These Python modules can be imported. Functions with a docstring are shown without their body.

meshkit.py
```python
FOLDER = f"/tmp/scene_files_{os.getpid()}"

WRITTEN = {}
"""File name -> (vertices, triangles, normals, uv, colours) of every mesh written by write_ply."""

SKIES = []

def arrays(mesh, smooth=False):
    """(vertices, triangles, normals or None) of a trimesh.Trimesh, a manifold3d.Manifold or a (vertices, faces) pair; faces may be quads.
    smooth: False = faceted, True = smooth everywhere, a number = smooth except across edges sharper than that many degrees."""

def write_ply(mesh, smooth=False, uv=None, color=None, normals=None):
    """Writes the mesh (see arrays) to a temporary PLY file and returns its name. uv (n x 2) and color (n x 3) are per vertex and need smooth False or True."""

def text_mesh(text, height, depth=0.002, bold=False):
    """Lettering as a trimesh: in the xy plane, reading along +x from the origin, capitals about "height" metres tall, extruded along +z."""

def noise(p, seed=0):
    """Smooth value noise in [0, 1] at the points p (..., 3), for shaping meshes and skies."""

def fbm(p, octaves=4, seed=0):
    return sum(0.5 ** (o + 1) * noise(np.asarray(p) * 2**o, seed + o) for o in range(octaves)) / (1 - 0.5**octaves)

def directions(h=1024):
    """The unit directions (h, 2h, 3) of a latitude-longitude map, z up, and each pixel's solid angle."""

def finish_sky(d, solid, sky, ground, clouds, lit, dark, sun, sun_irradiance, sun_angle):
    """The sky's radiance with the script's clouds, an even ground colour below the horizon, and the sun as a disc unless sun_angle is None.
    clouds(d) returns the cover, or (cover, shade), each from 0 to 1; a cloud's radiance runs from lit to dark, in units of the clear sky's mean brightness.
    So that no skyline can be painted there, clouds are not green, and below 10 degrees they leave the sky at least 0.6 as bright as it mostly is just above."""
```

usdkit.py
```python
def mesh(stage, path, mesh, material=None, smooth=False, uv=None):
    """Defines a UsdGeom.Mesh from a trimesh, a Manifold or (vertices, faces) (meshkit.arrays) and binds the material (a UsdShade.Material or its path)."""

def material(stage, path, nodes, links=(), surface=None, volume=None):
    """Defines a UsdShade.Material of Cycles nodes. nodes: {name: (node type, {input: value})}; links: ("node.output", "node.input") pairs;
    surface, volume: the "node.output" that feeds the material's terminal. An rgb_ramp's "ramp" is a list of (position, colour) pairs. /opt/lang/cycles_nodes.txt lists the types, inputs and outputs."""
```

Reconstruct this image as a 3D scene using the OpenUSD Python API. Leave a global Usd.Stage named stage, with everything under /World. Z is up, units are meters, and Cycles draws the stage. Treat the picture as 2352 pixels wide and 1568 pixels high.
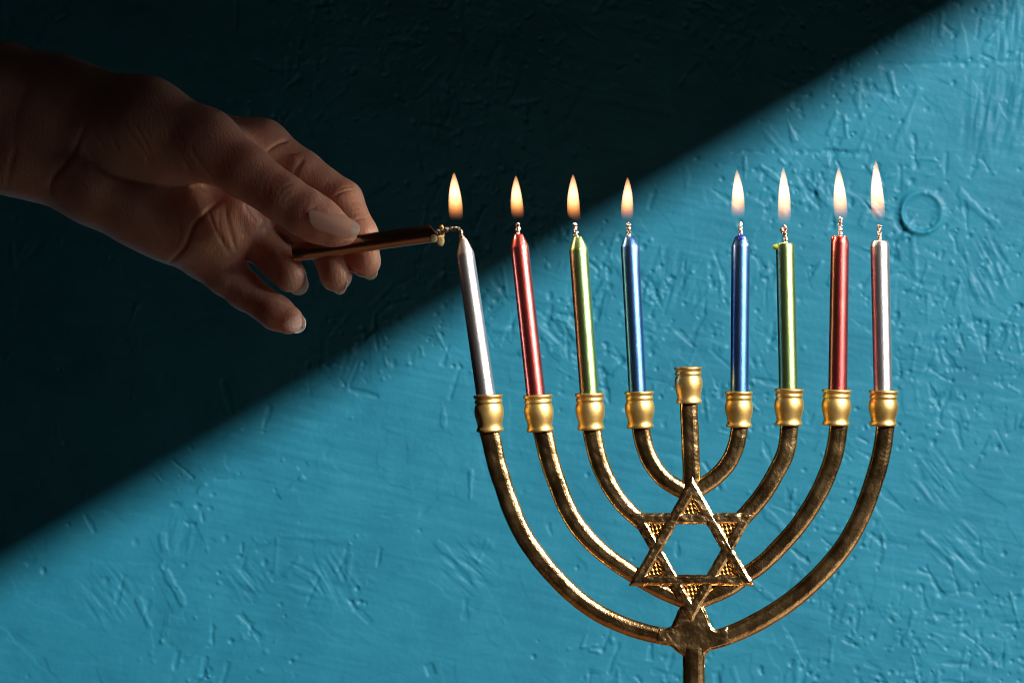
import math, numpy as np, trimesh, manifold3d as m3, usdkit, meshkit
from shapely.geometry import Polygon
from pxr import Usd, UsdGeom, UsdLux, UsdShade, Gf, Sdf

rng = np.random.default_rng(7)
stage = Usd.Stage.CreateInMemory()
UsdGeom.SetStageUpAxis(stage, 'Z'); UsdGeom.SetStageMetersPerUnit(stage, 1.0)
UsdGeom.Xform.Define(stage, '/World'); UsdGeom.Scope.Define(stage, '/World/Looks')

# ------------------------------------------------------------------ camera, light, exposure
FOCAL, APER = 100.0, 36.0
S = 0.5 / 2352                       # metres per unit of the sketch grid in the plane of the candle holder
CAM = 0.5 * FOCAL / APER             # camera distance to that plane
WALL = 0.60                          # wall behind that plane
cam = UsdGeom.Camera.Define(stage, '/World/camera')
cam.CreateFocalLengthAttr(FOCAL); cam.CreateHorizontalApertureAttr(APER); cam.CreateVerticalApertureAttr(APER * 682 / 1024)
cam.CreateClippingRangeAttr(Gf.Vec2f(0.02, 100)); cam.CreateFStopAttr(32.0); cam.CreateFocusDistanceAttr(CAM)
cam.CreateExposureAttr(0.0)
UsdGeom.Xformable(cam).AddTranslateOp().Set(Gf.Vec3d(0, -CAM, 0)); UsdGeom.Xformable(cam).AddRotateXOp().Set(90.0)

def W(px, py, y=0.0):
    """A point of the sketch grid (2352 x 1568) at depth y (metres behind the candle holder), as a point of the place."""
    s = S * (1 + y / CAM)
    return np.array([(px - 1176) * s, y, (784 - py) * s])

# the shade's straight edge: its shadow runs over the wall through A and B and just past the first candle through C
A, B, C = W(0, 1336, WALL), W(2304, 0, WALL), W(1060, 552, 0)
nrm = np.cross(B - A, C - A); nrm /= np.linalg.norm(nrm)
if nrm[2] < 0: nrm = -nrm
AZ, LAMP_D = math.radians(43), 4.6
dx, dy = math.sin(AZ), -math.cos(AZ)
dz = -(nrm[0] * dx + nrm[1] * dy) / nrm[2]
to_lamp = np.array([dx, dy, dz]); to_lamp /= np.linalg.norm(to_lamp)
lamp_pos = W(1250, 750, WALL)
lamp_pos = lamp_pos - nrm * np.dot(lamp_pos - A, nrm) + to_lamp * LAMP_D
print('lamp elevation', math.degrees(math.asin(to_lamp[2])), lamp_pos)
lamp = UsdLux.SphereLight.Define(stage, '/World/spot_lamp')
lamp.CreateRadiusAttr(0.031); lamp.CreateIntensityAttr(52000.0); lamp.CreateColorAttr(Gf.Vec3f(1.0, 0.96, 0.91))
UsdGeom.Xformable(lamp).AddTranslateOp().Set(Gf.Vec3d(*map(float, lamp_pos)))

# a weak warm snooted lamp out of frame on the right, at the height of the flames, on the fingers
fill = UsdLux.SphereLight.Define(stage, '/World/side_lamp')
fill.CreateRadiusAttr(0.05); fill.CreateIntensityAttr(19.0); fill.CreateColorAttr(Gf.Vec3f(1.0, 0.76, 0.64))
sh_ = UsdLux.ShapingAPI.Apply(fill.GetPrim()); sh_.CreateShapingConeAngleAttr(12.0); sh_.CreateShapingConeSoftnessAttr(1.0)
fp, ft = Gf.Vec3d(0.38, -0.16, 0.15), Gf.Vec3d(-0.045, 0.0, 0.030)
UsdGeom.Xformable(fill).AddTransformOp().Set(Gf.Matrix4d().SetLookAt(fp, ft, Gf.Vec3d(0, 0, 1)).GetInverse())

def mat(name, nodes, links=(), surface=None, volume=None):
    return usdkit.material(stage, '/World/Looks/' + name, nodes, links, surface, volume)

dome = UsdLux.DomeLight.Define(stage, '/World/room_light')
mat('dim_room', {'b': ('background_shader', {'color': (1.3, 1.0, 0.95), 'strength': 0.004})}, [], 'b.background')
UsdShade.MaterialBindingAPI.Apply(dome.GetPrim()).Bind(UsdShade.Material.Get(stage, '/World/Looks/dim_room'))

# ------------------------------------------------------------------ helpers
used = {}
def numbered(path):
    n = used.get(path, 0); used[path] = n + 1
    return path if n == 0 else '%s_%03d' % (path, n)
def thing(name, label, cat, loc=(0, 0, 0), group=None):
    x = UsdGeom.Xform.Define(stage, numbered('/World/' + name)); x.AddTranslateOp().Set(Gf.Vec3d(*map(float, loc)))
    p = x.GetPrim(); p.SetCustomDataByKey('label', label); p.SetCustomDataByKey('category', cat)
    if group: p.SetCustomDataByKey('group', group)
    return p
def origin_of(parent):
    o = np.zeros(3); p = parent
    while p and str(p.GetPath()) != '/World':
        x = UsdGeom.Xformable(p)
        for op in x.GetOrderedXformOps(): o = o + np.array(op.Get())
        p = p.GetParent()
    return o
def obj(name, mesh, material, parent=None, smooth=30, kind=None, label=None):
    """One Mesh prim; mesh is given in world coordinates and stored relative to its parent."""
    base = str(parent.GetPath()) if parent is not None else '/World'
    v, f, n = meshkit.arrays(mesh, smooth)
    if parent is not None: v = v - origin_of(parent)
    path = numbered(base + '/' + name)
    g = usdkit.mesh(stage, path, (v, f), '/World/Looks/' + material, smooth=False)
    if n is not None:
        g.CreateNormalsAttr(n.astype(np.float32)); g.SetNormalsInterpolation('vertex')
    p = g.GetPrim()
    if kind: p.SetCustomDataByKey('kind', kind)
    if label: p.SetCustomDataByKey('label', label)
    return p
def fbm(p, s, o=3, seed=0): return meshkit.fbm(np.asarray(p) * s, o, seed) - 0.5
def spline(pts, n):
    from scipy.interpolate import CubicSpline
    pts = np.asarray(pts, float); d = np.r_[0, np.cumsum(np.linalg.norm(np.diff(pts, axis=0), axis=1))]
    c = CubicSpline(d, pts); t = np.linspace(0, d[-1], n)
    return c(t)
def grid_faces(nu, nv, wrap=True):
    i, j = np.meshgrid(np.arange(nu - 1), np.arange(nv if wrap else nv - 1), indexing='ij')
    k = (j + 1) % nv
    return np.stack([i * nv + j, i * nv + k, (i + 1) * nv + k, (i + 1) * nv + j], -1).reshape(-1, 4)
def closed_tube(rings):
    """rings: (n, m, 3) -> closed mesh with centre-fan caps"""
    n, m = rings.shape[:2]
    v = np.vstack([rings.reshape(-1, 3), rings[0].mean(0), rings[-1].mean(0)])
    q = grid_faces(n, m); f = np.vstack([q[:, [0, 1, 2]], q[:, [0, 2, 3]]])
    a = np.arange(m); b = (a + 1) % m
    f = np.vstack([f, np.stack([b, a, np.full(m, n * m)], 1), np.stack([(n - 1) * m + a, (n - 1) * m + b, np.full(m, n * m + 1)], 1)])
    t = trimesh.Trimesh(v, f, process=False); t.fix_normals(); return t
def lathe(profile, base, axis, m=48):
    """profile [(radius, height)] about the line base + axis*height"""
    axis = np.asarray(axis, float); axis /= np.linalg.norm(axis)
    u = np.cross(axis, [0, 1, 0.0]); u /= np.linalg.norm(u); w = np.cross(axis, u)
    th = np.arange(m) * 2 * np.pi / m
    r = np.array([[base + axis * h + rr * (np.cos(t) * u + np.sin(t) * w) for t in th] for rr, h in profile])
    return closed_tube(r)
def displace(mesh, amp, scale, seed=0, o=3):
    n = mesh.vertex_normals
    mesh.vertices = mesh.vertices + n * (fbm(mesh.vertices, scale, o, seed) * amp)[:, None]
    return mesh

# ------------------------------------------------------------------ materials
# painted strand board
mat('wall_paint', {'g': ('geometry', {}), 'm': ('mapping', {'scale': (9, 9, 40), 'rotation': (0, 0.22, 0)}),
    'n1': ('noise_texture', {'scale': 3.0, 'detail': 5}), 'n2': ('noise_texture', {'scale': 22.0, 'detail': 6, 'roughness': 0.65}), 'n3': ('noise_texture', {'scale': 260.0, 'detail': 4}),
    'r': ('rgb_ramp', {'ramp': [(0.28, (0.0095, 0.122, 0.192)), (0.5, (0.0125, 0.146, 0.223)), (0.72, (0.017, 0.164, 0.244))]}),
    'b1': ('bump', {'strength': 0.22, 'distance': 0.0016}), 'b2': ('bump', {'strength': 0.22, 'distance': 0.0010}),
    'p': ('principled_bsdf', {'roughness': 0.5, 'specular_ior_level': 0.2})},
    [('g.position', 'm.vector'), ('m.vector', 'n1.vector'), ('g.position', 'n2.vector'), ('g.position', 'n3.vector'), ('n2.fac', 'r.fac'), ('r.color', 'p.base_color'),
     ('n1.fac', 'b1.height'), ('n3.fac', 'b2.height'), ('b1.normal', 'b2.normal'), ('b2.normal', 'p.normal')], 'p.BSDF')
mat('table_wood', {'g': ('geometry', {}), 'm': ('mapping', {'scale': (3, 30, 3)}), 'n': ('noise_texture', {'scale': 3.0, 'detail': 6}),
    'r': ('rgb_ramp', {'ramp': [(0.3, (0.085, 0.036, 0.014)), (0.7, (0.14, 0.068, 0.028))]}), 'p': ('principled_bsdf', {'roughness': 0.5})},
    [('g.position', 'm.vector'), ('m.vector', 'n.vector'), ('n.fac', 'r.fac'), ('r.color', 'p.base_color')], 'p.BSDF')
mat('black_card', {'p': ('principled_bsdf', {'base_color': (0.012, 0.012, 0.012), 'roughness': 0.9})}, [], 'p.BSDF')
def metal(name, c1, c2, rough, bump, bscale, rvar=0.1, coat=0.0):
    mat(name, {'g': ('geometry', {}), 'n': ('noise_texture', {'scale': bscale, 'detail': 5, 'roughness': 0.6}), 'n2': ('noise_texture', {'scale': 90.0, 'detail': 4}),
        'n3': ('noise_texture', {'scale': bscale * 4, 'detail': 2}),
        'r': ('rgb_ramp', {'ramp': [(0.35, c1), (0.65, c2)]}), 'rr': ('map_range', {'from_min': 0.3, 'from_max': 0.7, 'to_min': rough - rvar, 'to_max': rough + rvar}),
        'b': ('bump', {'strength': bump, 'distance': 0.0006}), 'p': ('principled_bsdf', {'metallic': 1.0, 'coat_weight': coat, 'coat_roughness': 0.1})},
        [('g.position', 'n.vector'), ('g.position', 'n2.vector'), ('g.position', 'n3.vector'), ('n2.fac', 'r.fac'), ('r.color', 'p.base_color'), ('n2.fac', 'rr.value'), ('rr.result', 'p.roughness'),
         ('n.fac', 'b.height'), ('b.normal', 'p.normal')], 'p.BSDF')
metal('old_brass', (0.64, 0.39, 0.16), (0.86, 0.57, 0.26), 0.235, 0.36, 700.0, 0.045)
metal('satin_gold', (0.82, 0.53, 0.17), (0.92, 0.62, 0.22), 0.46, 0.12, 700.0, 0.05)
def paint(name, col, rough=0.335):
    """metallic candle paint: broad sheen of flakes under a smoother lacquer"""
    c2 = tuple(min(1, x * 1.15 + .02) for x in col)
    mat(name, {'g': ('geometry', {}), 'n': ('noise_texture', {'scale': 1400.0, 'detail': 3, 'roughness': 0.7}), 'n2': ('noise_texture', {'scale': 120.0, 'detail': 4}),
        'r': ('rgb_ramp', {'ramp': [(0.35, col), (0.65, c2)]}), 'b': ('bump', {'strength': 0.42, 'distance': 0.0004}),
        'p': ('principled_bsdf', {'metallic': 1.0, 'roughness': rough}), 'q': ('principled_bsdf', {'metallic': 1.0, 'roughness': 0.23, 'coat_weight': 0.4, 'coat_roughness': 0.06}), 'm': ('mix_closure', {'fac': 0.26}), 'rp': ('rgb_ramp', {'ramp': [(0.35, tuple(.42 + .5 * x for x in col)), (0.65, tuple(.46 + .5 * x for x in col))]})},
        [('g.position', 'n.vector'), ('g.position', 'n2.vector'), ('n2.fac', 'r.fac'), ('r.color', 'p.base_color'), ('n2.fac', 'rp.fac'), ('rp.color', 'q.base_color'), ('n.fac', 'b.height'), ('b.normal', 'p.normal'),
         ('p.BSDF', 'm.closure1'), ('q.BSDF', 'm.closure2')], 'm.closure')
paint('silver_paint', (0.70, 0.67, 0.67), .37)
paint('red_paint', (0.56, 0.065, 0.055))
paint('green_paint', (0.34, 0.52, 0.17))
paint('blue_paint', (0.075, 0.22, 0.56))
paint('copper_paint', (0.29, 0.12, 0.04), .3)
metal('wick_foil', (0.55, 0.36, 0.26), (0.80, 0.72, 0.66), 0.30, 0.6, 900.0, 0.06)
mat('burnt_wick', {'p': ('principled_bsdf', {'base_color': (0.03, 0.018, 0.012), 'roughness': 0.45, 'specular_ior_level': 0.8})}, [], 'p.BSDF')
def wax(name, col):
    mat(name, {'p': ('principled_bsdf', {'base_color': col, 'roughness': 0.12, 'transmission_weight': 0.25, 'subsurface_weight': 0.5, 'subsurface_scale': 0.003, 'ior': 1.44})}, [], 'p.BSDF')
wax('red_wax', (0.55, 0.03, 0.015)); wax('blue_wax', (0.02, 0.04, 0.30)); wax('green_wax', (0.45, 0.5, 0.08)); wax('clear_wax', (0.66, 0.46, 0.27))
mat('skin', {'g': ('geometry', {}), 'n': ('noise_texture', {'scale': 70.0, 'detail': 4}), 'v': ('voronoi_texture', {'scale': 900.0}), 'w': ('noise_texture', {'scale': 1500.0, 'detail': 2}),
    'mp': ('mapping', {'scale': (1, 1, 0.35), 'rotation': (0, 0.6, 0)}),
    'r': ('rgb_ramp', {'ramp': [(0.3, (0.55, 0.345, 0.295)), (0.7, (0.65, 0.43, 0.375))]}),
    'b0': ('bump', {'strength': 0.1, 'distance': 0.0006}), 'b': ('bump', {'strength': 0.4, 'distance': 0.0004}),
    'p': ('principled_bsdf', {'roughness': 0.42, 'subsurface_weight': 0.35, 'subsurface_scale': 0.004, 'subsurface_radius': (1.0, 0.35, 0.2), 'specular_ior_level': 0.5})},
    [('g.position', 'n.vector'), ('g.position', 'mp.vector'), ('mp.vector', 'v.vector'), ('g.position', 'w.vector'), ('n.fac', 'r.fac'), ('r.color', 'p.base_color'),
     ('n.fac', 'b0.height'), ('v.distance', 'b.height'), ('b0.normal', 'b.normal'), ('b.normal', 'p.normal')], 'p.BSDF')
mat('nail_pink', {'p': ('principled_bsdf', {'base_color': (0.86, 0.58, 0.50), 'roughness': 0.28, 'subsurface_weight': 0.3, 'subsurface_scale': 0.002, 'coat_weight': 0.4})}, [], 'p.BSDF')
mat('nail_white', {'p': ('principled_bsdf', {'base_color': (0.92, 0.88, 0.82), 'roughness': 0.3, 'transmission_weight': 0.25, 'subsurface_weight': 0.4, 'subsurface_scale': 0.003})}, [], 'p.BSDF')
FH = 0.0225; FLAME = 165.0
mat('flame_glow', {'t': ('texture_coordinate', {}), 's': ('separate_xyz', {}), 'mr': ('map_range', {'from_min': 0.0, 'from_max': FH, 'to_min': 0.0, 'to_max': 1.0}),
    'off': ('math', {'math_type': 'multiply', 'value2': 9.0}), 'add': ('math', {'math_type': 'add'}),
    'k': ('rgb_ramp', {'ramp': [(0.0, (0, 0, 0)), (0.05, (0.015,) * 3), (0.12, (0.07,) * 3), (0.22, (0.22,) * 3), (0.36, (0.60,) * 3), (0.52, (0.95,) * 3), (0.8, (1, 1, 1)), (1.0, (0.75,) * 3)]}),
    'c': ('rgb_ramp', {'ramp': [(0.0, (0.7, 0.22, 0.15)), (0.10, (0.85, 0.26, 0.10)), (0.25, (1.0, 0.36, 0.09)), (0.42, (1.0, 0.50, 0.20)), (0.62, (1.0, 0.60, 0.34)), (1.0, (1.0, 0.42, 0.17))]}),
    'sep': ('separate_color', {}), 'mul': ('math', {'math_type': 'multiply', 'value2': 640.0}), 'v': ('principled_volume', {'density': 0.0})},
    [('t.object', 's.vector'), ('s.z', 'mr.value'), ('mr.result', 'k.fac'), ('mr.result', 'c.fac'), ('k.color', 'sep.color'), ('sep.r', 'mul.value1'), ('mul.value', 'v.emission_strength'), ('c.color', 'v.emission_color')], None, 'v.volume')

# ------------------------------------------------------------------ setting: wall, table
def build_wall():
    def axis(half_fine, half, fine, coarse):
        a = np.arange(-half_fine, half_fine + 1e-9, fine); b = np.arange(half_fine + coarse, half + coarse, coarse)
        return np.r_[-b[::-1], a, b]
    xs, zs = axis(0.40, 1.1, 0.0007, 0.012), axis(0.27, 0.62, 0.0007, 0.012)
    X, Z = np.meshgrid(xs, zs, indexing='ij'); P = np.stack([X, Z, 0 * X], -1)
    H = fbm(P, 14, 3, 1) * 0.0006
    r = np.random.default_rng(11)
    def window(cx, cz, R):
        return slice(np.searchsorted(xs, cx - R), np.searchsorted(xs, cx + R)), slice(np.searchsorted(zs, cz - R), np.searchsorted(zs, cz + R))
    def box_mask(cx, cz, ang, hl, hw, soft):
        sx, sz = window(cx, cz, hl + hw + 0.006)
        x, z = X[sx, sz] - cx, Z[sx, sz] - cz
        wob = fbm(np.stack([X[sx, sz], Z[sx, sz], 0 * x], -1), 130, 2, 5) * 0.004
        u, v = x * math.cos(ang) + z * math.sin(ang), -x * math.sin(ang) + z * math.cos(ang)
        d = np.maximum(np.abs(u) - hl, np.abs(v) - hw) + wob
        return sx, sz, np.clip(0.5 - d / soft, 0, 1), u, v
    def wall_pt(px, py):
        p = W(px, py, WALL); return p[0], p[2]
    # the flakes of the board under the paint
    for _ in range(2100):
        cx, cz = r.uniform(-0.55, 0.55), r.uniform(-0.38, 0.38)
        hl, hw = r.uniform(0.018, 0.055), r.uniform(0.004, 0.013)
        ang = r.normal(-0.25, 0.9) if r.random() < 0.75 else r.uniform(0, math.pi)
        sx, sz, m, u, v = box_mask(cx, cz, ang, hl, hw, 0.0013)
        m = m * m * (3 - 2 * m)
        h = r.normal(0, 0.00016) + v * r.normal(0, 0.013) + u * r.normal(0, 0.003)
        strength = r.uniform(0.3, 0.95)
        H[sx, sz] = H[sx, sz] * (1 - m * strength) + h * m * strength
    # slivers and pits between them, in drifts
    n = 0
    while n < 4200:
        cx, cz = r.uniform(-0.48, 0.48), r.uniform(-0.32, 0.32)
        dens = meshkit.fbm(np.array([[cx * 9 + 3, cz * 9, 2.0]]), 3, 3)[0] + 0.06 * cx / 0.4
        if r.random() > np.clip((dens - 0.42) * 5, 0.04, 1): continue
        n += 1
        kind = r.random()
        if kind < 0.45:
            hl, hw = r.uniform(0.002, 0.013), r.uniform(0.0006, 0.0014)
            sx, sz, m, u, v = box_mask(cx, cz, r.uniform(0, math.pi) if r.random() < .6 else r.normal(1.4, .4), hl, hw, 0.0013)
            H[sx, sz] += m * r.choice([-1, -1, 1]) * r.uniform(0.0002, 0.0009)
        else:
            R = r.uniform(0.0008, 0.0020); sx, sz = window(cx, cz, 3 * R)
            q = ((X[sx, sz] - cx) ** 2 + ((Z[sx, sz] - cz) * r.uniform(.7, 1.4)) ** 2) / R ** 2
            H[sx, sz] += np.exp(-q * q) * r.choice([-1, -1, -1, .7]) * r.uniform(0.0003, 0.0013)
    # patches of short parallel wood fibres
    for px, py, w, h, ang in [(2290, 260, 150, 190, 1.4), (2330, 60, 110, 160, 1.5), (1560, 640, 150, 120, 1.2), (770, 1330, 90, 110, 2.1), (250, 1370, 120, 120, 2.2), (2210, 1270, 130, 120, -.8),
                              (2150, 1100, 110, 130, -.9), (1080, 1300, 110, 110, -.7), (1780, 660, 90, 110, 1.5), (560, 1330, 90, 90, 2.3), (2260, 620, 130, 140, 2.0), (420, 1230, 90, 90, 1.3), (1290, 760, 100, 100, -.8)]:
        cx, cz = wall_pt(px, py); a, b = w * S * 1.43 / 2, h * S * 1.43 / 2
        sx, sz = window(cx, cz, 1.3 * max(a, b)); x, z = X[sx, sz] - cx, Z[sx, sz] - cz
        u, v = x * math.cos(ang) + z * math.sin(ang), -x * math.sin(ang) + z * math.cos(ang)
        f = meshkit.fbm(np.stack([u * 60, v * 330, 0 * u + px], -1), 2, 9) - 0.5
        H[sx, sz] += f * 0.0018 * np.exp(-(u / b) ** 4 - (v / a) ** 4)
    # single marks one can point at: long slivers, and the ring
    def stroke(x0, y0, x1, y1, w, amp):
        a, b = np.array(wall_pt(x0, y0)), np.array(wall_pt(x1, y1)); c, d = (a + b) / 2, (b - a) / 2
        sx, sz, m, u, v = box_mask(c[0], c[1], math.atan2(d[1], d[0]), np.linalg.norm(d), w * S * 1.43 / 2, 0.0020)
        H[sx, sz] += m * amp * .85
    for s in [(1850, 350, 2000, 352, 10, -.0008), (1832, 398, 1885, 482, 14, -.0010), (1850, 392, 1905, 476, 14, .0007), (2110, 205, 2055, 345, 10, .0007), (2060, 230, 2002, 330, 60, .0003), (2020, 150, 2350, 142, 9, -.0006),
              (1968, 185, 1972, 255, 12, .0008), (1985, 203, 2060, 225, 12, -.0008), (2095, 545, 2105, 640, 12, .0006), (2360, 545, 2380, 600, 10, .0006), (2200, 440, 2290, 520, 16, .0008), (2090, 880, 2110, 760, 10, .0006),
              (375, 1225, 380, 1265, 16, .0010), (370, 1290, 425, 1395, 16, .0010), (315, 1375, 345, 1440, 14, .0009), (655, 1325, 690, 1280, 12, .0008), (710, 1330, 740, 1365, 10, .0007), (610, 1330, 720, 1360, 10, .0006),
              (1405, 590, 1500, 700, 22, .0006), (1430, 585, 1520, 690, 12, -.0006), (1590, 720, 1650, 640, 10, .0008), (1230, 745, 1290, 830, 14, .0006), (1000, 1240, 1090, 1330, 12, .0006), (1690, 1310, 1780, 1380, 12, .0006),
              (1740, 1150, 1800, 1220, 14, .0007), (1960, 1130, 2010, 1180, 14, .0008), (2020, 1120, 2080, 1175, 12, -.0007), (985, 1525, 992, 1550, 18, -.0012), (2110, 1220, 2190, 1290, 12, .0008), (640, 1230, 800, 1240, 10, .0005)]:
        stroke(*s)
    cx, cz = wall_pt(2117, 488); R = 46 * S * 1.43
    sx, sz = window(cx, cz, R * 1.6); rr = np.hypot(X[sx, sz] - cx, Z[sx, sz] - cz); th = np.arctan2(Z[sx, sz] - cz, X[sx, sz] - cx)
    H[sx, sz] += np.exp(-((rr - R) / (0.0021 + 0.0006 * np.cos(3 * th))) ** 2) * 0.0030 * (0.75 + 0.25 * np.cos(th + 2.4))
    # brush strokes
    a = -0.22; u, v = X * math.cos(a) + Z * math.sin(a), -X * math.sin(a) + Z * math.cos(a)
    H += (meshkit.fbm(np.stack([u * 16, v * 190, 0 * u], -1), 3, 21) - .5) * 0.00085 * np.clip(1.6 * meshkit.fbm(P * 7, 2, 33) - .2, .15, 1)
    from scipy.ndimage import gaussian_filter
    H = gaussian_filter(H, 0.55)
    H *= 0.78
    V = np.stack([X, WALL - H, Z], -1).reshape(-1, 3)
    f = grid_faces(len(xs), len(zs), wrap=False)[:, ::-1]
    f = np.vstack([f[:, [0, 1, 2]], f[:, [0, 2, 3]]])
    n = np.cross(V[f[0, 1]] - V[f[0, 0]], V[f[0, 2]] - V[f[0, 0]])
    if n[1] > 0: f = f[:, ::-1]
    p = obj('wall', (V, f), 'wall_paint', smooth=True, kind='structure')
    p.SetCustomDataByKey('label', 'turquoise painted strand board wall with diagonal shadow behind the candle holder')
    p.SetCustomDataByKey('category', 'wall')
build_wall()

TABLE_Z = -0.300
tb = trimesh.creation.box([0.80, 0.80, 0.03]); tb.apply_translation([0.26, 0.12, TABLE_Z - 0.015])
p = obj('table', tb, 'table_wood', smooth=False, kind='structure'); p.SetCustomDataByKey('label', 'warm brown wooden table top under the candle holder'); p.SetCustomDataByKey('category', 'table')

# the card that throws the diagonal shadow: out of frame to the right, its lower edge in the plane of lamp, A and B
def build_shade():
    def along(P, t): return P + (lamp_pos - P) * t
    e = (B - A) / np.linalg.norm(B - A)
    T = 0.40
    a, b = along(A - e * 1.5, T), along(B + e * 0.25, T)
    up = np.cross(e, to_lamp); up /= np.linalg.norm(up)
    if np.dot(up, nrm) < 0: up = -up
    quad = np.array([a, b, b + up * 0.75, a + up * 0.75]); th = to_lamp * 0.004
    v = np.vstack([quad, quad + th]); f = np.array([[0, 1, 2, 3], [7, 6, 5, 4], [0, 4, 5, 1], [1, 5, 6, 2], [2, 6, 7, 3], [3, 7, 4, 0]])
    t = trimesh.Trimesh(v, np.vstack([f[:, [0, 1, 2]], f[:, [0, 2, 3]]]), process=False); t.fix_normals()
    for q in quad:
        dpt = q[1] + CAM; print('shade corner', q.round(3), 'in front of camera' if dpt > 0 else 'behind camera', None if dpt <= 0 else (1176 + q[0] / dpt * CAM / S, 784 - q[2] / dpt * CAM / S))
    p = obj('shade_card', t, 'black_card', smooth=False)
    p.SetCustomDataByKey('label', 'black card beside the lamp that throws the diagonal shadow on the wall'); p.SetCustomDataByKey('category', 'card')
build_shade()

# ------------------------------------------------------------------ the candle holder
MM = 0.001
holder = thing('candle_holder', 'nine branched antique brass candle holder with six pointed star in its middle', 'menorah', W(1592, 784, 0) * [1, 1, 0] + [0, 0, TABLE_Z])
OCT = np.array([(.34, -1), (.62, -.92), (.86, -.76), (.97, -.52), (1, -.2), (.95, .45), (.6, .95), (-.6, .95), (-.95, .45), (-1, -.2), (-.97, -.52), (-.86, -.76), (-.62, -.92), (-.34, -1)])
def sweep(path, w0, w1, d0, d1, seed, n=90, y=0.0):
    """An eight sided cast bar along a path of grid points; w, d are half width and half depth in mm."""
    c = np.array([W(px, py, y) for px, py in spline(path, n)])
    t = np.gradient(c, axis=0); t /= np.linalg.norm(t, axis=1, keepdims=True)
    s = np.stack([-t[:, 2], 0 * t[:, 0], t[:, 0]], 1)
    k = np.linspace(0, 1, n)[:, None, None]
    w, d = (w0 + (w1 - w0) * k) * MM, (d0 + (d1 - d0) * k) * MM
    oct2 = np.concatenate([[OCT[i] * (1 - q) + OCT[(i + 1) % 14] * q for q in ((0.03, .25, .5, .75, .97) if i == 13 else (0.1, .6))] for i in range(14)])
    rings = c[:, None] + s[:, None] * (oct2[None, :, :1] * w) + np.array([0, 1.0, 0]) * (oct2[None, :, 1:] * d)
    m = closed_tube(rings)
    m.vertices += m.vertex_normals * (fbm(m.vertices, 110, 3, seed) * 0.0005 + fbm(m.vertices, 420, 2, seed + 1) * 0.0002)[:, None]
    return m
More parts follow.
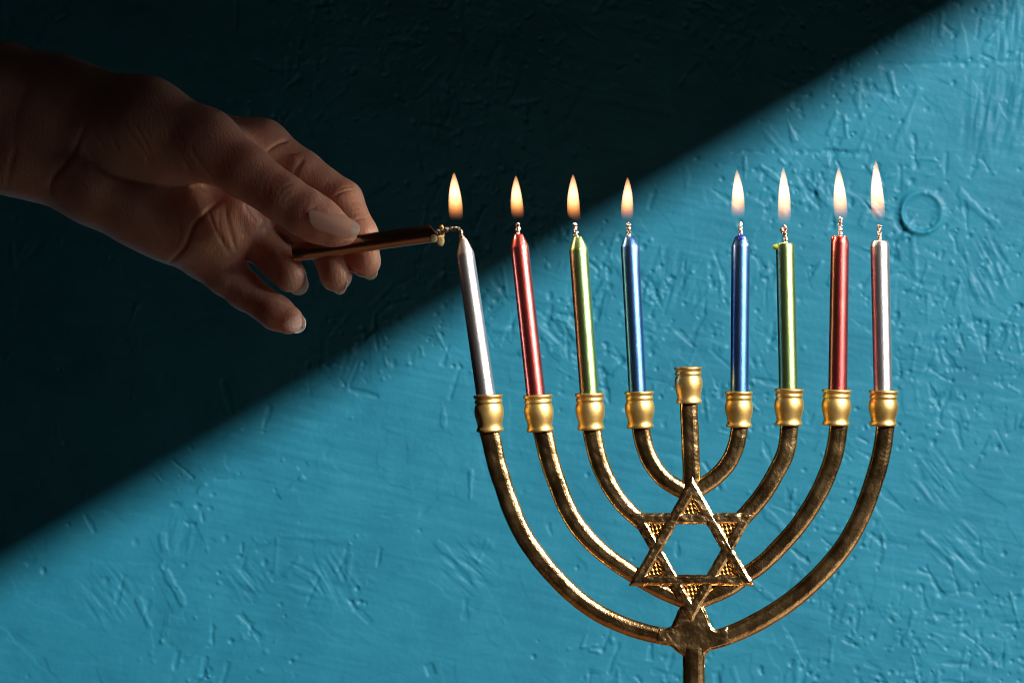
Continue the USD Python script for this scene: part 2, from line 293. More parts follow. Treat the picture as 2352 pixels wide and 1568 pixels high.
arms = [([(1122, 985), (1125, 994), (1138, 1052), (1160, 1126), (1190, 1204), (1229, 1268), (1268, 1316), (1315, 1363), (1376, 1407), (1440, 1437), (1497, 1454), (1565, 1466)], 4.9, 4.2),
        ([(1244, 985), (1247, 994), (1259, 1044), (1281, 1113), (1306, 1173), (1341, 1225), (1380, 1264), (1419, 1294), (1449, 1314), (1500, 1345), (1550, 1369), (1596, 1388)], 5.0, 3.9),
        ([(1358, 983), (1360, 992), (1371, 1044), (1393, 1100), (1419, 1143), (1445, 1173), (1468, 1193), (1490, 1215)], 4.9, 3.9),
        ([(1472, 980), (1473, 988), (1481, 1027), (1501, 1070), (1527, 1100), (1548, 1115), (1580, 1132)], 4.6, 4.2),
        ([(1699, 976), (1698, 983), (1692, 1018), (1673, 1061), (1647, 1091), (1621, 1111), (1596, 1126)], 4.2, 4.2),
        ([(1814, 972), (1813, 979), (1805, 1035), (1781, 1087), (1755, 1130), (1729, 1163), (1712, 1182), (1692, 1206)], 4.6, 4.2),
        ([(1926, 972), (1925.5, 979), (1915, 1044), (1889, 1113), (1858.5, 1169), (1824, 1217), (1785, 1260), (1746, 1297), (1722, 1314), (1680, 1345), (1630, 1369), (1584, 1388)], 4.7, 3.9),
        ([(2034, 972), (2033, 979), (2025, 1035), (2005, 1109), (1979.5, 1178), (1945, 1243), (1902, 1299), (1850, 1350.5), (1794, 1394), (1737.6, 1428), (1681.5, 1454), (1615, 1474)], 4.6, 4.6)]
for i, (path, w0, w1) in enumerate(arms):
    obj('arm', sweep(path, w0, w1, 4.2, 4.2, 20 + i), 'old_brass', holder, smooth=40)
obj('centre_post', sweep([(1582, 915), (1583, 960), (1586, 1030), (1588, 1100), (1588, 1130)], 4.4, 4.5, 4.2, 4.2, 31), 'old_brass', holder, smooth=40)
# hub under the star, stem and foot
hub2 = Polygon([(1558, 1400), (1546, 1428), (1538, 1450), (1535, 1472), (1548, 1490), (1566, 1502), (1622, 1502), (1634, 1488), (1650, 1472), (1642, 1450), (1630, 1424), (1620, 1400), (1588, 1385)])
def slab(poly, y0, y1, bevel, front_scale=None):
    """A flat cast piece: outline in grid points, from depth y0 (front) to y1, its front edge bevelled."""
    o = np.array(poly.exterior.coords)[:-1]
    inn = np.array(poly.buffer(-bevel, join_style=2).exterior.coords)[:-1]
    v = []
    cs_out = m3.CrossSection([[(a, -b) for a, b in o]]); cs_in = m3.CrossSection([[(a, -b) for a, b in inn]])
    body = m3.CrossSection.extrude(cs_out, 1.0)
    pts = np.vstack([np.c_[o[:, 0], o[:, 1], np.full(len(o), y0 + bevel * S * .7)], np.c_[o[:, 0], o[:, 1], np.full(len(o), y1)], np.c_[inn[:, 0], inn[:, 1], np.full(len(inn), y0)]])
    return np.array([W(a, b, y) for a, b, y in pts])
def hull_of(pts): return m3.Manifold.hull_points(np.asarray(pts, np.float64))
def to_tri(man, edge=None):
    if edge: man = man.refine_to_length(edge)
    m = man.to_mesh(); return trimesh.Trimesh(np.array(m.vert_properties)[:, :3], np.array(m.tri_verts), process=True)
from shapely.geometry import LineString
from shapely import union_all
hubp = union_all([hub2, LineString([(1505, 1456), (1530, 1461), (1565, 1466)]).buffer(19, cap_style=2), LineString([(1678, 1456), (1650, 1467), (1615, 1475)]).buffer(20, cap_style=2), LineString([(1594, 1490), (1594, 1535)]).buffer(25, cap_style=2),
                  LineString([(1588, 1380), (1590, 1440)]).buffer(26, cap_style=2)]).buffer(16).buffer(-16)
def plate(poly, y0, y1):
    o = np.array(poly.simplify(.4).exterior.coords)[:-1]
    t = trimesh.creation.extrude_polygon(Polygon([(p_[0], -p_[1]) for p_ in o]), 1.0, engine='earcut')
    v = np.array([W(q[0], -q[1], y0 + (y1 - y0) * q[2]) for q in t.vertices])
    m = m3.Manifold(m3.Mesh(vert_properties=v.astype(np.float32), tri_verts=t.faces.astype(np.uint32)))
    if m.volume() < 0 or m.status() != m3.Error.NoError:
        m = m3.Manifold(m3.Mesh(vert_properties=v.astype(np.float32), tri_verts=t.faces[:, ::-1].astype(np.uint32)))
    return m
hub = to_tri(plate(hubp, -0.0034, 0.0036) + plate(hubp.buffer(-5), -0.0043, 0.0044), 0.0008)
trimesh.smoothing.filter_taubin(hub, lamb=0.5, nu=0.51, iterations=14)
obj('hub', displace(hub, 0.0009, 300, 41), 'old_brass', holder, smooth=40)
sx0 = W(1594, 1490)
stem = sweep([(1593, 1485), (1593, 1530), (1594, 1600), (1594, 1700), (1594, 1900), (1594, 2150)], 5.4, 6.2, 5.0, 6.0, 43, n=120)
obj('stem', stem, 'old_brass', holder, smooth=40)
fb = np.array([sx0[0], 0, TABLE_Z + 0.0005])
obj('foot', lathe([(0.050, 0), (0.052, .002), (0.051, .005), (0.045, .008), (0.036, .012), (0.024, .018), (0.014, .024), (0.009, .028)], fb, [0, 0, 1], 64), 'old_brass', holder, smooth=40)

# six pointed star of two interlaced triangles, with stippled panels in its points
SC = np.array([1589.0, 1261.0]); RO = 141.0
from shapely.geometry import Point
def star_bars(sign, y_front, y_back, hw):
    rad = [np.array([math.sin(a), -sign * math.cos(a)]) for a in (0, 2 * math.pi / 3, 4 * math.pi / 3)]
    tri = [SC + RO * r_ for r_ in rad]
    out = m3.Manifold()
    for i in range(3):
        a, b = tri[i], tri[(i + 1) % 3]; d = (b - a) / np.linalg.norm(b - a); nn = np.array([-d[1], d[0]])
        pts = []
        for e, r_ in ((a, rad[i]), (b, rad[(i + 1) % 3])):
            for s_, y in ((-hw, y_back), (hw, y_back), (-hw, y_front + .0008), (hw, y_front + .0008), (-hw * .55, y_front), (hw * .55, y_front)):
                pts.append(W(*(e + nn * s_), y))
            for q_, y in ((26, y_back), (26, y_front + .0008), (14, y_front)): pts.append(W(*(e + r_ * q_), y))
        out = out + hull_of(pts)
    return out
up_b, dn_b = star_bars(1, -0.0055, 0.0032, 12.0), star_bars(-1, -0.0053, 0.0034, 12.0)
star = to_tri(up_b + dn_b, 0.0008)
star_p = obj('star', displace(displace(star, 0.0009, 260, 47), 0.0005, 620, 48), 'old_brass', holder, smooth=30)
for k in range(6):
    ang = k * math.pi / 3
    up_dir = np.array([math.sin(ang), -math.cos(ang)]); side = np.array([math.cos(ang), math.sin(ang)])
    T = [SC + up_dir * 139, SC + up_dir * 70.5 + side * 39.5, SC + up_dir * 70.5 - side * 39.5]; c = SC + up_dir * 93
    base = hull_of([W(*q, y) for q in T for y in (-0.0040, 0.0024)])
    bumps = []
    poly = Polygon(T).buffer(-7)
    for i in range(-6, 7):
        for j in range(-6, 7):
            q = c + np.array([i * 9.0 + j * 2.5, j * 9.5 - i * 1.5])
            if poly.contains(Point(q)):
                y0, y1 = -0.0039, -0.0049
                bumps.append(hull_of([W(q[0] - 4.6, q[1] - 1, y0), W(q[0] + 4.6, q[1] + 1, y0), W(q[0] - 1, q[1] - 5.5, y0), W(q[0] + 1, q[1] + 5.5, y0), W(q[0] - 1.4, q[1] - 1.7, y1), W(q[0] + 1.6, q[1] + 1.7, y1)]))
    pan = to_tri(m3.Manifold.batch_boolean([base] + bumps, m3.OpType.Add))
    obj('stippled_panel', pan, 'old_brass', holder, smooth=False)

# cups
cup_profile = [(.2, 80), (27, 82), (30.5, 82.5), (31.5, 80), (31.2, 77), (29.2, 74), (28.2, 70), (29.2, 63), (31.8, 54), (33.6, 45), (34.0, 37), (33.2, 29), (31.2, 24), (30.0, 21.5), (30.4, 20), (31.6, 18.5), (32.0, 16), (31.4, 13), (30.0, 11.2), (30.2, 10),
               (32.2, 8), (33.6, 5.5), (33.8, 3), (33.0, .8), (31.0, 0), (28.5, .3), (27.4, 2), (26.6, 8), (26, 24), (0.2, 26)]
cups = [((1121, 906), (1126, 990)), ((1235, 906), (1241, 990)), ((1354, 902), (1357.5, 986)), ((1468, 898), (1471, 982)), ((1580.5, 842), (1582.5, 925)), ((1697, 898), (1697.5, 980)), ((1813, 892), (1811.5, 976)), ((1922, 894), (1920, 976)), ((2029.5, 896), (2028.5, 977))]
for i, (t, b) in enumerate(cups):
    T, Bm = W(*t), W(*b); ax = (Bm - T) / np.linalg.norm(Bm - T); sc = np.linalg.norm(Bm - T) / 82 * 1.0
    k = 0.95 if i in (4, 5) else 1.0
    m = lathe([(r_ * S * k, h * sc) for r_, h in cup_profile], T, ax, 64)
    obj('cup', displace(m, 0.0002, 300, 60 + i), 'satin_gold', holder, smooth=50)

# ------------------------------------------------------------------ candles
def rope(path, r0, seed, twist=1600.0, m=20, step=0.0002):
    """A wick: two twisted strands along a path of world points."""
    L = np.linalg.norm(np.diff(np.array(path), axis=0), axis=1).sum(); n = max(8, int(L / step))
    c = spline(path, n) if len(path) > 2 else np.linspace(path[0], path[1], n)
    t = np.gradient(c, axis=0); t /= np.linalg.norm(t, axis=1, keepdims=True)
    u = np.cross(t, [0, 1.0, 0]); u /= np.linalg.norm(u, axis=1, keepdims=True); w = np.cross(t, u)
    th = np.arange(m) * 2 * np.pi / m; l = np.linspace(0, L, n)[:, None]
    r = r0 * (0.80 + 0.20 * np.abs(np.cos(th[None] - l * twist))) * (0.92 + 0.35 * fbm(np.stack([l[:, 0] * 900, 0 * l[:, 0], 0 * l[:, 0] + seed], -1), 1, 2, seed))[:, None]
    r = r * np.clip(np.minimum(1, (L - l) / (r0 * .6) + .3), .3, 1)
    rings = c[:, None] + r[..., None] * (np.cos(th)[None, :, None] * u[:, None] + np.sin(th)[None, :, None] * w[:, None])
    mesh = closed_tube(rings); return displace(mesh, 0.0013, 1100, seed, 2)
def flame(parent, tip, bottom, hw, seed, kick=0.0, y=0.0):
    """A teardrop of glowing gas, tip and bottom in grid points."""
    T, Bm = W(*tip, y), W(*bottom, y); Hh = T[2] - Bm[2]; n, m = 44, 28
    h = np.linspace(0, 1, n)
    prof = np.interp(h, [0, .03, .10, .20, .30, .42, .55, .68, .80, .90, .96, 1.0], [.70, .92, 1.0, 1.03, 1.01, .96, .86, .71, .52, .32, .19, .02]) * hw * S * .94
    from scipy.ndimage import gaussian_filter1d
    prof = np.r_[prof[:1], gaussian_filter1d(prof, 1.2)[1:-1], prof[-1:]]
    th = np.arange(m) * 2 * np.pi / m
    bend = np.stack([(T[0] - Bm[0]) * h + 0.0004 * np.sin(h * 3 + seed) * (1 - h), 0 * h, Hh * h], 1)
    rings = np.array([[bend[i] + prof[i] * np.array([math.cos(t), .9 * math.sin(t), 0]) + np.array([0, 0, -kick * (1 - h[i]) ** 3 * (math.cos(t))]) for t in th] for i in range(n)])
    msh = closed_tube(rings); k = FH / Hh
    path = numbered(str(parent.GetPath()) + '/flame')
    o = Bm - origin_of(parent)
    msh.vertices[:, 2] *= k                                       # stored at the common height, scaled back by its transform
    g = usdkit.mesh(stage, path, msh, '/World/Looks/flame_glow', smooth=True)
    fl_ = UsdLux.SphereLight.Define(stage, numbered(str(parent.GetPath()) + '/flame_light'))      # the light the flame gives
    fl_.CreateRadiusAttr(0.0020); fl_.CreateIntensityAttr(FLAME); fl_.CreateColorAttr(Gf.Vec3f(1.0, 0.70, 0.47))
    fl_.AddTranslateOp().Set(Gf.Vec3d(*map(float, o + [(T[0] - Bm[0]) * .45, 0, Hh * .45])))
    g.AddTranslateOp().Set(Gf.Vec3d(*map(float, o))); g.AddScaleOp().Set(Gf.Vec3f(1, 1, 1 / k))
def candle(label, paint, bottom, shoulder, top, hw_b, hw_t, tip_hw, wick, fl, kick=0, soft=False, seed=0):
    lean = 0.0058 / (bottom[1] - shoulder[1]); back = lambda p: W(p[0], p[1], (bottom[1] - p[1]) * lean)   # the candles lean back a little in their cups
    Bm, Sh, Tp = W(*bottom), back(shoulder), back(top)
    base = Bm + (Bm - Sh) / np.linalg.norm(Bm - Sh) * 0.0035
    t = thing('candle', label, 'candle', base, 'candles standing in the cups')
    ax = (Sh - base); Ls = np.linalg.norm(ax); ax /= Ls; Lt = Ls + np.linalg.norm(Tp - Sh)
    rb, rt, rp = hw_b * S, hw_t * S, tip_hw * S
    if soft: prof = [(.0001, 0), (rb * .98, 0), (rb, .0006)] + [(rb + (rt - rb) * q, .0006 + (Ls - .0006) * q) for q in np.linspace(.1, .9, 12)] + [(rt, Ls - .0008), (rt * .985, Ls), (rp * 1.08, Lt - .0006), (rp * .96, Lt), (rp * .6, Lt - .0003), (.0001, Lt - .0006)]
    else: prof = [(.0001, 0), (rb * .98, 0), (rb, .0006)] + [(rb + (rt - rb) * q, .0006 + (Ls - .0006) * q) for q in np.linspace(.1, .9, 12)] + [(rt, Ls - .0009), (rt * .97, Ls), (rp + (rt - rp) * .5, (Ls + Lt) / 2), (rp * 1.1, Lt - .0005), (rp * .8, Lt), (.0001, Lt + .0001)]
    b = lathe(prof, base, ax, 56)
    obj('wax', displace(b, 0.00012, 350, seed), paint, t, smooth=35)
    wp = [back(q) for q in wick]
    obj('wick', rope([wp[0] - ax * 0.002] + wp, 0.00122, seed), 'wick_foil', t, smooth=True)
    flame(t, *fl, seed, kick, y=wp[-1][1])
    return t
c1 = candle('silver candle at the far left, leaning towards the hand, being lit', 'silver_paint', (1116, 906), (1068.5, 581), (1061.5, 547), 22.5, 20.5, 7.5, [(1060.5, 543), (1059, 535), (1056.5, 528)], ((1042.8, 396), (1046, 506), 17.3), 0, seed=1)
candle('leaning red candle, second from the left, beside the silver one being lit', 'red_paint', (1231, 906), (1193.5, 566), (1190, 537), 22, 21, 10, [(1190, 535), (1190, 522), (1188.5, 511)], ((1185, 403), (1188, 503), 15.5), 0, seed=2)
candle('leaning light green candle between the left red and left blue candles', 'green_paint', (1353.6, 902), (1329, 572), (1326, 543), 22, 22, 9.5, [(1323.5, 542), (1322.5, 526), (1320, 512)], ((1316, 400), (1319, 508), 16), .0018, seed=3)
candle('blue candle just left of the empty middle cup', 'blue_paint', (1464.4, 898), (1447, 565), (1445, 542), 20.5, 21.5, 11, [(1444, 541), (1444.5, 526), (1444, 511)], ((1441.5, 407), (1442, 507), 15), 0, seed=4)
c5 = candle('darker blue candle just right of the empty middle cup', 'blue_paint', (1698.5, 898), (1701.4, 564), (1701.4, 542), 21, 21.5, 12, [(1702, 541), (1701, 525), (1700.5, 509)], ((1692.5, 390), (1697, 503), 16.3), 0, seed=5)
c6 = candle('green candle with flat melted top and wax lip, right of the middle', 'green_paint', (1811, 893), (1803.5, 568), (1803.5, 559), 22, 21.5, 19.5, [(1804, 557), (1803.5, 535), (1803, 516)], ((1799, 384), (1801.5, 516), 16), 0, True, seed=6)
c7 = candle('red candle with tall dark wick, second from the right', 'red_paint', (1924, 895), (1929.5, 556), (1929.5, 544), 22, 21, 17, [(1930, 543), (1930, 520), (1931, 498)], ((1926, 384), (1930, 507), 16.8), 0, True, seed=7)
candle('silver candle at the far right, with rounded melted top', 'silver_paint', (2028, 897), (2021, 564), (2020.5, 554), 21.5, 22, 18, [(2020, 552), (2020, 533), (2021, 515)], ((2011.5, 368), (2017, 511), 16.8), 0, True, seed=8)
def blob(c, r, sc, seed, amp=.15):
    b = trimesh.creation.icosphere(3, 1.0); b.vertices *= (1 + amp * 2 * fbm(b.vertices + seed, 1.3, 2, seed))[:, None]
    b.vertices = b.vertices * np.array(sc) * r + c; return b
obj('wax_drip', blob(W(1701.5, 548, .0040), .0017, (1, .9, 1.25), 3), 'blue_wax', c5, smooth=True)
obj('wax_lip', blob(W(1785, 567, .0046), .0017, (1.5, 1.0, .9), 5), 'green_wax', c6, smooth=True)
obj('wick_lump', displace(blob(W(1796.5, 530, .0062), .0013, (.8, .9, 1.3), 8, .4), .0006, 1100, 4), 'wick_foil', c6, smooth=True)
obj('melted_wax', blob(W(1916, 550, .0048), .0018, (.9, .9, 1.1), 9), 'red_wax', c7, smooth=True)

# the candle in the hand
h0, h1 = W(672, 581, .0085), W(1000, 535, 0.0035)
held = thing('held_candle', 'copper coloured candle held by the hand, lighting the silver candle', 'candle', h0)
ax = (h1 - h0) / np.linalg.norm(h1 - h0); L = np.linalg.norm(h1 - h0)
ang = np.linspace(0, 2 * np.pi, 48, endpoint=False)
u = np.array([-ax[2], 0, ax[0]]); w = np.array([0, 1.0, 0])
rings = []
for q, rr in [(0, .0002), (0, .0037), (.004, .0044)] + [(L * t, .0044) for t in np.linspace(.08, .9, 14)] + [(L - .002, .0044)]:
    rings.append([h0 + ax * q + rr * (np.cos(a) * u + np.sin(a) * w) for a in ang])
for rr, dq in ((.0044, 0.0), (.0036, .0002), (.0022, -.0012), (.0003, -.0016)):                # slanting melted mouth
    rings.append([h0 + ax * (L + dq - 0.0026 * np.cos(a) * rr / .0044) + rr * (np.cos(a) * u + np.sin(a) * w) for a in ang])
obj('wax', displace(closed_tube(np.array(rings)), .0002, 330, 71), 'copper_paint', held, smooth=40)
obj('melted_rim', displace(trimesh.util.concatenate([blob(W(1008 + 9 * math.sin(a) , 533 + 17 * -math.cos(a), .0036 * math.sin(a) + .0023), .0012, (1.0, 1, 1), i) for i, a in enumerate(np.linspace(.9, 3.3, 7))]), .0004, 700, 3), 'satin_gold', held, smooth=True)
obj('wax_drop', blob(W(1012, 553, .0012), .0022, (.85, .55, 1.2), 4), 'clear_wax', held, smooth=True)
obj('wax_drop', blob(W(996, 548, -.0006), .0019, (1.0, .45, 1.05), 6), 'clear_wax', held, smooth=True)
obj('wick', rope([W(1003, 533, .0036), W(1020, 529, .0044), W(1038, 526, .0052), W(1050, 525.5, .0060), W(1057, 529, .0062)], .00125, 17), 'burnt_wick', held, smooth=True)

# ------------------------------------------------------------------ the hand
def build_hand():
    YO = 9.0                                                   # the hand's depth
    q = lambda px, py, y, r: (W(px, py, (y + YO) * MM), r * MM)
    palm = [[(-640, 150, 30, 26), (-150, 190, 22, 23), (0, 205, 20, 22), (130, 232, 20, 21.5), (210, 252, 18, 19)],
            [(-640, 290, 30, 27), (-150, 325, 24, 23), (60, 350, 22, 21), (230, 420, 19, 20.5), (330, 474, 19, 19.5), (400, 512, 20, 18.5), (480, 563, 23, 15.5)],
            [(-640, 220, 26, 27), (-150, 258, 22, 22), (100, 290, 22, 20), (210, 335, 25, 18), (450, 455, 30, 14)],
            [(200, 275, 30, 17), (420, 310, 32, 14), (600, 335, 33, 12.8)],
            [(300, 350, 30, 15), (560, 430, 36, 12.5)],
            [(470, 395, 28, 11), (530, 505, 33, 12)],
            # thenar eminence and the web to the index finger
            [(195, 245, 14, 18.5), (330, 277, 4, 20.5), (470, 332, -3, 16.5)],
            [(230, 300, 12, 17), (390, 350, 6, 17)],
            [(470, 325, 8, 12), (585, 350, 26, 9.5)],
            # pads at the roots of the fingers
            [(432, 486, 10, 10), (462, 545, 10, 10.8)], [(498, 518, 13, 8.8), (520, 558, 14, 9.0)], [(548, 476, 18, 8.4), (575, 512, 20, 8.2)]]
    fingers = [([(470, 332, -3, 16.5), (560, 392, -9, 13.2), (650, 455, -12, 11.7), (700, 488, -12.5, 11.6), (735, 508, -11.5, 10.9), (768, 526, -10.2, 8.6), (793, 535, -9.2, 5.8)], 7),
               ([(600, 335, 33, 12.8), (690, 398, 28, 11.6), (785, 462, 21, 10.4), (824, 540, 13.5, 9.2), (838, 600, 12.5, 8.0)], 6),
               ([(560, 430, 36, 12.5), (640, 492, 33, 12.5), (722, 532, 26, 11.5), (762, 580, 17, 9.2), (771, 632, 12, 8.2)], 5),
               ([(530, 510, 33, 12), (600, 560, 26, 10), (640, 602, 17, 9.0), (667, 634, 12, 8.1)], 4),
               ([(478, 585, 24, 14), (520, 628, 22, 10.8), (563, 668, 20, 9.2), (634, 718, 12, 8.4), (663, 734, 9, 7.2)], 5)]
    h = 0.00078
    lo = np.array([W(-640, 0)[0] - .03, -.020, W(0, 785)[2]]); hi = np.array([W(892, 0)[0], .072, W(0, 15)[2] + .01])
    N = np.ceil((hi - lo) / h).astype(int)
    gx, gy, gz = [lo[i] + h * np.arange(N[i]) for i in range(3)]
    BIG = 0.05
    def seg(F, a, ra, b, rb, k):
        """blends a tapered capsule into the field F (in place, inside its box only)"""
        mgn = max(ra, rb) + 0.012 + k
        l, u_ = np.minimum(a, b) - mgn, np.maximum(a, b) + mgn
        sl = tuple(slice(max(0, np.searchsorted(g, l[i]) - 1), np.searchsorted(g, u_[i]) + 1) for i, g in enumerate((gx, gy, gz)))
        X, Y, Z = np.meshgrid(gx[sl[0]].astype(np.float32), gy[sl[1]].astype(np.float32), gz[sl[2]].astype(np.float32), indexing='ij', sparse=True)
        ab = b - a; den = float(ab @ ab)
        t = np.clip(((X - a[0]) * ab[0] + (Y - a[1]) * ab[1] + (Z - a[2]) * ab[2]) / den, 0, 1)
        d = np.sqrt((X - a[0] - t * ab[0]) ** 2 + (Y - a[1] - t * ab[1]) ** 2 + (Z - a[2] - t * ab[2]) ** 2) - (ra + (rb - ra) * t)
        f = F[sl]
        if k > 0:
            e = np.maximum(k - np.abs(f - d), 0) / k
            F[sl] = np.minimum(f, d) - e * e * k * 0.25
        else: F[sl] = np.minimum(f, d)
    def chain(F, pts, k):
        P = [q(*p) for p in pts]
        for (a, ra), (b, rb) in zip(P[:-1], P[1:]): seg(F, a, ra, b, rb, k)
    Pm = np.full(N, BIG, np.float32)
    for c in palm: chain(Pm, c, 0.009)
    D = Pm.copy()
    for pts, k in fingers:
        Fm = np.full(N, BIG, np.float32); chain(Fm, pts, 0.003); kk = k * MM
        e = np.maximum(kk - np.abs(Pm - Fm), 0) / kk
        D = np.minimum(D, np.minimum(Pm, Fm) - e * e * kk * 0.25)
    # surface nets
    neg = D < 0
    cells = np.zeros(np.array(N) - 1, bool); s8 = np.zeros(np.array(N) - 1, np.int8)
    for i in (0, 1):
        for j in (0, 1):
            for k in (0, 1): s8 += neg[i:N[0] - 1 + i, j:N[1] - 1 + j, k:N[2] - 1 + k]
    cells = (s8 > 0) & (s8 < 8)
    idx = np.full(cells.shape, -1, np.int64); c = np.argwhere(cells); idx[cells] = np.arange(len(c))
    acc, cnt = np.zeros((len(c), 3)), np.zeros(len(c))
    corners = [np.array(x) for x in np.ndindex(2, 2, 2)]
    val = [D[tuple((c + k).T)] for k in corners]
    for i in range(8):
        for j in range(i + 1, 8):
            if np.abs(corners[i] - corners[j]).sum() == 1:
                a, b = val[i], val[j]; m = (a < 0) != (b < 0); t = np.where(m, a / np.where(m, a - b, 1), 0)
                acc += np.where(m[:, None], corners[i] + t[:, None] * (corners[j] - corners[i]), 0); cnt += m
    V = lo + h * (c + acc / cnt[:, None])
    F = []
    for ax_ in range(3):
        o1, o2 = [k for k in range(3) if k != ax_]
        a = np.take(neg, range(N[ax_] - 1), ax_); b = np.take(neg, range(1, N[ax_]), ax_)
        e = np.argwhere(a != b); e = e[(e[:, o1] > 0) & (e[:, o2] > 0) & (e[:, o1] < N[o1] - 1) & (e[:, o2] < N[o2] - 1)]
        d1, d2 = np.eye(3, dtype=int)[o1], np.eye(3, dtype=int)[o2]
        F.append(np.stack([idx[tuple((e - d1 - d2).T)], idx[tuple((e - d2).T)], idx[tuple(e.T)], idx[tuple((e - d1).T)]], 1))
    F = np.vstack(F); F = np.vstack([F[:, [0, 1, 2]], F[:, [0, 2, 3]]])
    # consistent winding from the field's gradient
    def grad(pts):
        g = ((pts - lo) / h)
        from scipy.ndimage import map_coordinates
        out = [map_coordinates(D, (g + np.eye(3)[i] * .9).T, order=1, mode='nearest') - map_coordinates(D, (g - np.eye(3)[i] * .9).T, order=1, mode='nearest') for i in range(3)]
        out = np.stack(out, 1); return out / (np.linalg.norm(out, axis=1, keepdims=True) + 1e-9)
    fn = np.cross(V[F[:, 1]] - V[F[:, 0]], V[F[:, 2]] - V[F[:, 0]]); flip = (fn * grad(V[F].mean(1))).sum(1) < 0
    F[flip] = F[flip][:, ::-1]
    tm = trimesh.Trimesh(V, F, process=False)
    trimesh.smoothing.filter_taubin(tm, lamb=0.5, nu=0.53, iterations=8)
    V = np.array(tm.vertices); Nn = grad(V)
    # creases and folds of the skin
    dist = V[:, 1] + CAM
    px = np.stack([1176 + V[:, 0] / dist * CAM / S, 784 - V[:, 2] / dist * CAM / S], 1)
    front = np.clip(-Nn[:, 1] * 2.5, 0, 1)
    H = fbm(V, 90, 3, 5) * 0.00025 + fbm(V, 260, 2, 6) * 0.00010 + fbm(V * [1, 1, .45], 620, 2, 8) * 0.00012
    def crease(pts, width, depth, ymax=None, ymin=None):
        P = spline(pts, 160) if len(pts) > 2 else np.linspace(pts[0], pts[1], 80)
        box = (px[:, 0] > P[:, 0].min() - 4 * width) & (px[:, 0] < P[:, 0].max() + 4 * width) & (px[:, 1] > P[:, 1].min() - 4 * width) & (px[:, 1] < P[:, 1].max() + 4 * width)
        if ymax is not None: box &= V[:, 1] < (ymax + YO) * MM
        if ymin is not None: box &= V[:, 1] > (ymin + YO) * MM
        ii = np.nonzero(box)[0]
        if len(ii) == 0: return
        d2 = ((px[ii][:, None] - P[None]) ** 2).sum(-1); j = d2.argmin(1); d = np.sqrt(d2.min(1))
        s = j / (len(P) - 1); fade = np.clip(np.minimum(s, 1 - s) * 7, 0.15, 1)
        H[ii] += front[ii] * fade * MM * (-.70 * depth * np.exp(-(d / (.66 * width)) ** 2) + depth * .16 * np.exp(-((d - 2.0 * width) / (1.4 * width)) ** 2))
    cr = [([(378, 616), (402, 592), (429, 558), (443, 521), (463, 497), (487, 476), (515, 452)], 8, 2.2), ([(197, 333), (221, 377), (258, 401), (313, 418), (385, 428), (453, 428), (518, 441), (545, 452)], 10, 2.4),
          ([(200, 285), (186, 310), (159, 363), (125, 404), (118, 455)], 9, 1.7), ([(518, 470), (522, 500), (535, 548), (546, 584)], 7, 1.9), ([(480, 480), (487, 510), (508, 551), (532, 590)], 6, 1.3),
          ([(210, 302), (248, 353)], 5, .9), ([(240, 290), (275, 350)], 6, 1.0), ([(282, 274), (315, 330), (338, 365), (344, 385)], 6, 1.2), ([(305, 280), (335, 330), (350, 370)], 5, .9), ([(325, 285), (345, 322)], 5, .7), ([(385, 312), (422, 367), (440, 398)], 6, 1.1),
          ([(405, 300), (425, 340)], 4, .6), ([(436, 333), (463, 380), (500, 423)], 6, 1.3), ([(425, 350), (445, 385)], 4, .7),
          ([(345, 500), (362, 520), (372, 550)], 6, .5), ([(400, 490), (412, 520), (405, 560)], 5, .5), ([(505, 480), (503, 520), (515, 560)], 4, .7), ([(560, 465), (572, 490), (590, 512)], 5, .8), ([(40, 330), (20, 400), (15, 440)], 10, .9), ([(70, 180), (40, 250), (30, 330)], 12, .5)]
    for pts, w_, d_ in cr: crease(pts, w_, d_ * .6, ymax=30)
    for pts, w_, d_ in [([(640, 446), (655, 428), (675, 424)], 3.2, .55), ([(645, 465), (660, 443), (684, 436)], 3, .4), ([(650, 430), (640, 420), (628, 422)], 3, .3), ([(655, 470), (672, 450), (695, 447)], 3, .4), ([(664, 478), (682, 462), (702, 458)], 3, .3),
                        ([(618, 398), (606, 425), (604, 450)], 3, .3), ([(628, 405), (618, 432), (618, 458)], 3, .3), ([(734, 474), (716, 481), (706, 499), (718, 520), (736, 535), (775, 545)], 3.5, .8), ([(700, 505), (694, 486), (706, 468)], 4, .3)]:
        crease(pts, w_, d_ * .6, ymax=4)
    for pts, w_, d_ in [([(770, 449), (786, 441), (800, 437), (815, 438)], 3.5, .8), ([(775, 440), (795, 430), (812, 430)], 3, .35), ([(815, 507), (834, 500), (850, 502)], 3.2, .6), ([(808, 482), (825, 477), (838, 478)], 2.5, .25), ([(806, 466), (820, 463), (830, 464)], 2.5, .25),
                        ([(612, 350), (640, 330), (665, 322)], 6, .9), ([(650, 345), (668, 352), (690, 348)], 5, .5), ([(675, 420), (682, 390), (698, 365)], 7, 1.0)]:
        crease(pts, w_, d_, ymin=2)
    V = V + Nn * H[:, None]
    person = thing('person', 'bare hand and forearm with long nails reaching in from the left, holding a candle', 'person', W(-640, 220, .026))
    obj('body', (V, F), 'skin', person, smooth=True)
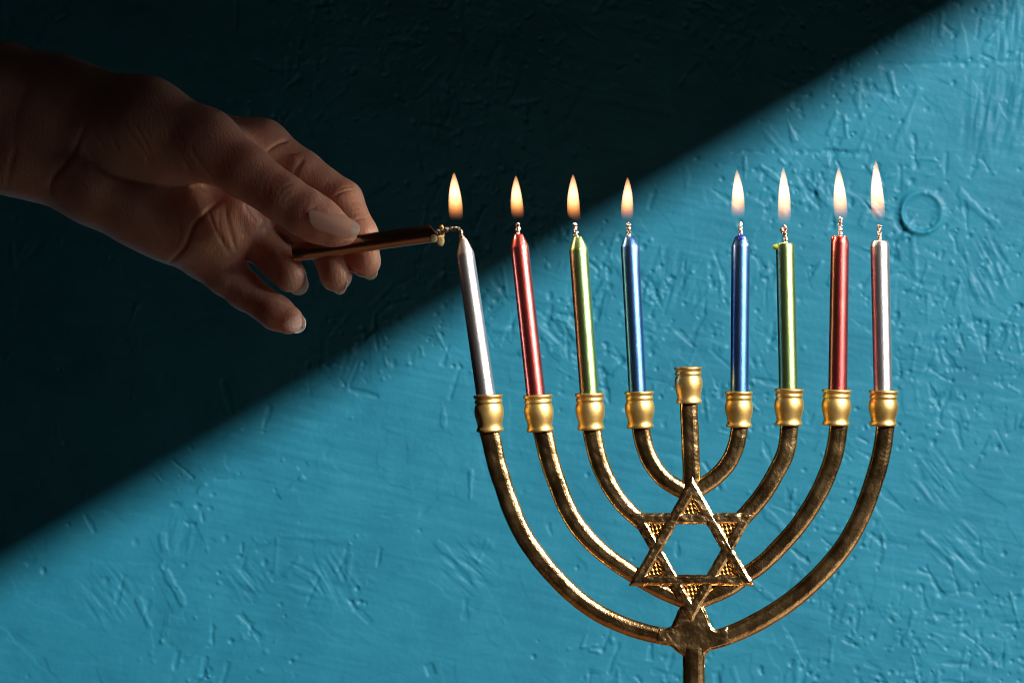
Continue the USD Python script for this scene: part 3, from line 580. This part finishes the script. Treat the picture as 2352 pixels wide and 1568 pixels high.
    # nails: curved plates, rosy bed and pale free edge
    def nail(base, tip, face, R, half, free=0.25, pts=22, curv=0.9 * MM):
        base, tip = np.asarray(base, float), np.asarray(tip, float); t = tip - base; L = np.linalg.norm(t); t /= L
        face = np.asarray(face, float); face -= t * (face @ t); face /= np.linalg.norm(face); s = np.cross(t, face)
        def patch(v0, v1, grow):
            vs = np.linspace(v0, v1, pts); us = np.linspace(-1, 1, 21); top = []
            for v in vs:
                wv = half * min(1.0, math.sqrt(max(0.0, 1 - max(0, (.28 - v) / .28) ** 2)) + .02) * (1.0 if v < .55 else math.sqrt(max(0.0, 1 - ((v - .55) / .452) ** 2.3)))
                for uu in us:
                    a = uu * wv / R
                    top.append(base + t * (v * L) + s * R * math.sin(a) + face * (R * (math.cos(a) - 1) + grow - curv * v ** 2))
            top = np.array(top); bot = top - face * (0.45 * MM)
            q1 = grid_faces(len(vs), 21, False); nq = len(top)
            edge = np.r_[np.arange(21), 21 * np.arange(1, len(vs)) + 20, (len(vs) - 1) * 21 + np.arange(19, -1, -1), 21 * np.arange(len(vs) - 2, 0, -1)]
            e2 = np.roll(edge, -1); side = np.stack([edge, e2, e2 + nq, edge + nq], 1)
            f = np.vstack([q1, q1[:, ::-1] + nq, side]); m = trimesh.Trimesh(np.vstack([top, bot]), np.vstack([f[:, [0, 1, 2]], f[:, [0, 2, 3]]]), process=False); m.fix_normals(); return m
        pk = obj('nail', patch(0, 1 - free, 0.0), 'nail_pink', person, smooth=50)
        obj('nail_edge', patch(1 - free, 1.0, 0.00005), 'nail_white', pk, smooth=50)
    nail(W(709, 488, -.0254 + YO * MM), W(831, 521, -.0206 + YO * MM), (.12, -.90, .42), 7.6 * MM, 6.9 * MM, .16, curv=4.2 * MM)
    def finger_nail(A_, B_, r, face, half, free=.3, over=1.7):
        a, b = W(A_[0], A_[1], (A_[2] + YO) * MM), W(B_[0], B_[1], (B_[2] + YO) * MM); t = (b - a) / np.linalg.norm(b - a)
        f = np.array(face, float); f -= t * (f @ t); f /= np.linalg.norm(f); r = r * MM
        nail(b - t * .006 + f * (r + .0004), b + t * (r + over * MM) + f * r * .45, f, r, half * MM, free)
    finger_nail((824, 540, 13.5), (838, 600, 12.5), 8.0, (.62, .75, 0), 7.2)
    finger_nail((762, 580, 17), (771, 632, 12), 8.2, (.75, .65, -.1), 7.2)
    finger_nail((640, 602, 17), (667, 634, 12), 8.1, (.75, .6, -.3), 7.4, .4, 3.2)
    finger_nail((634, 718, 12), (663, 734, 9), 7.2, (.45, .85, .1), 6.6, .35, 2.0)
build_hand()
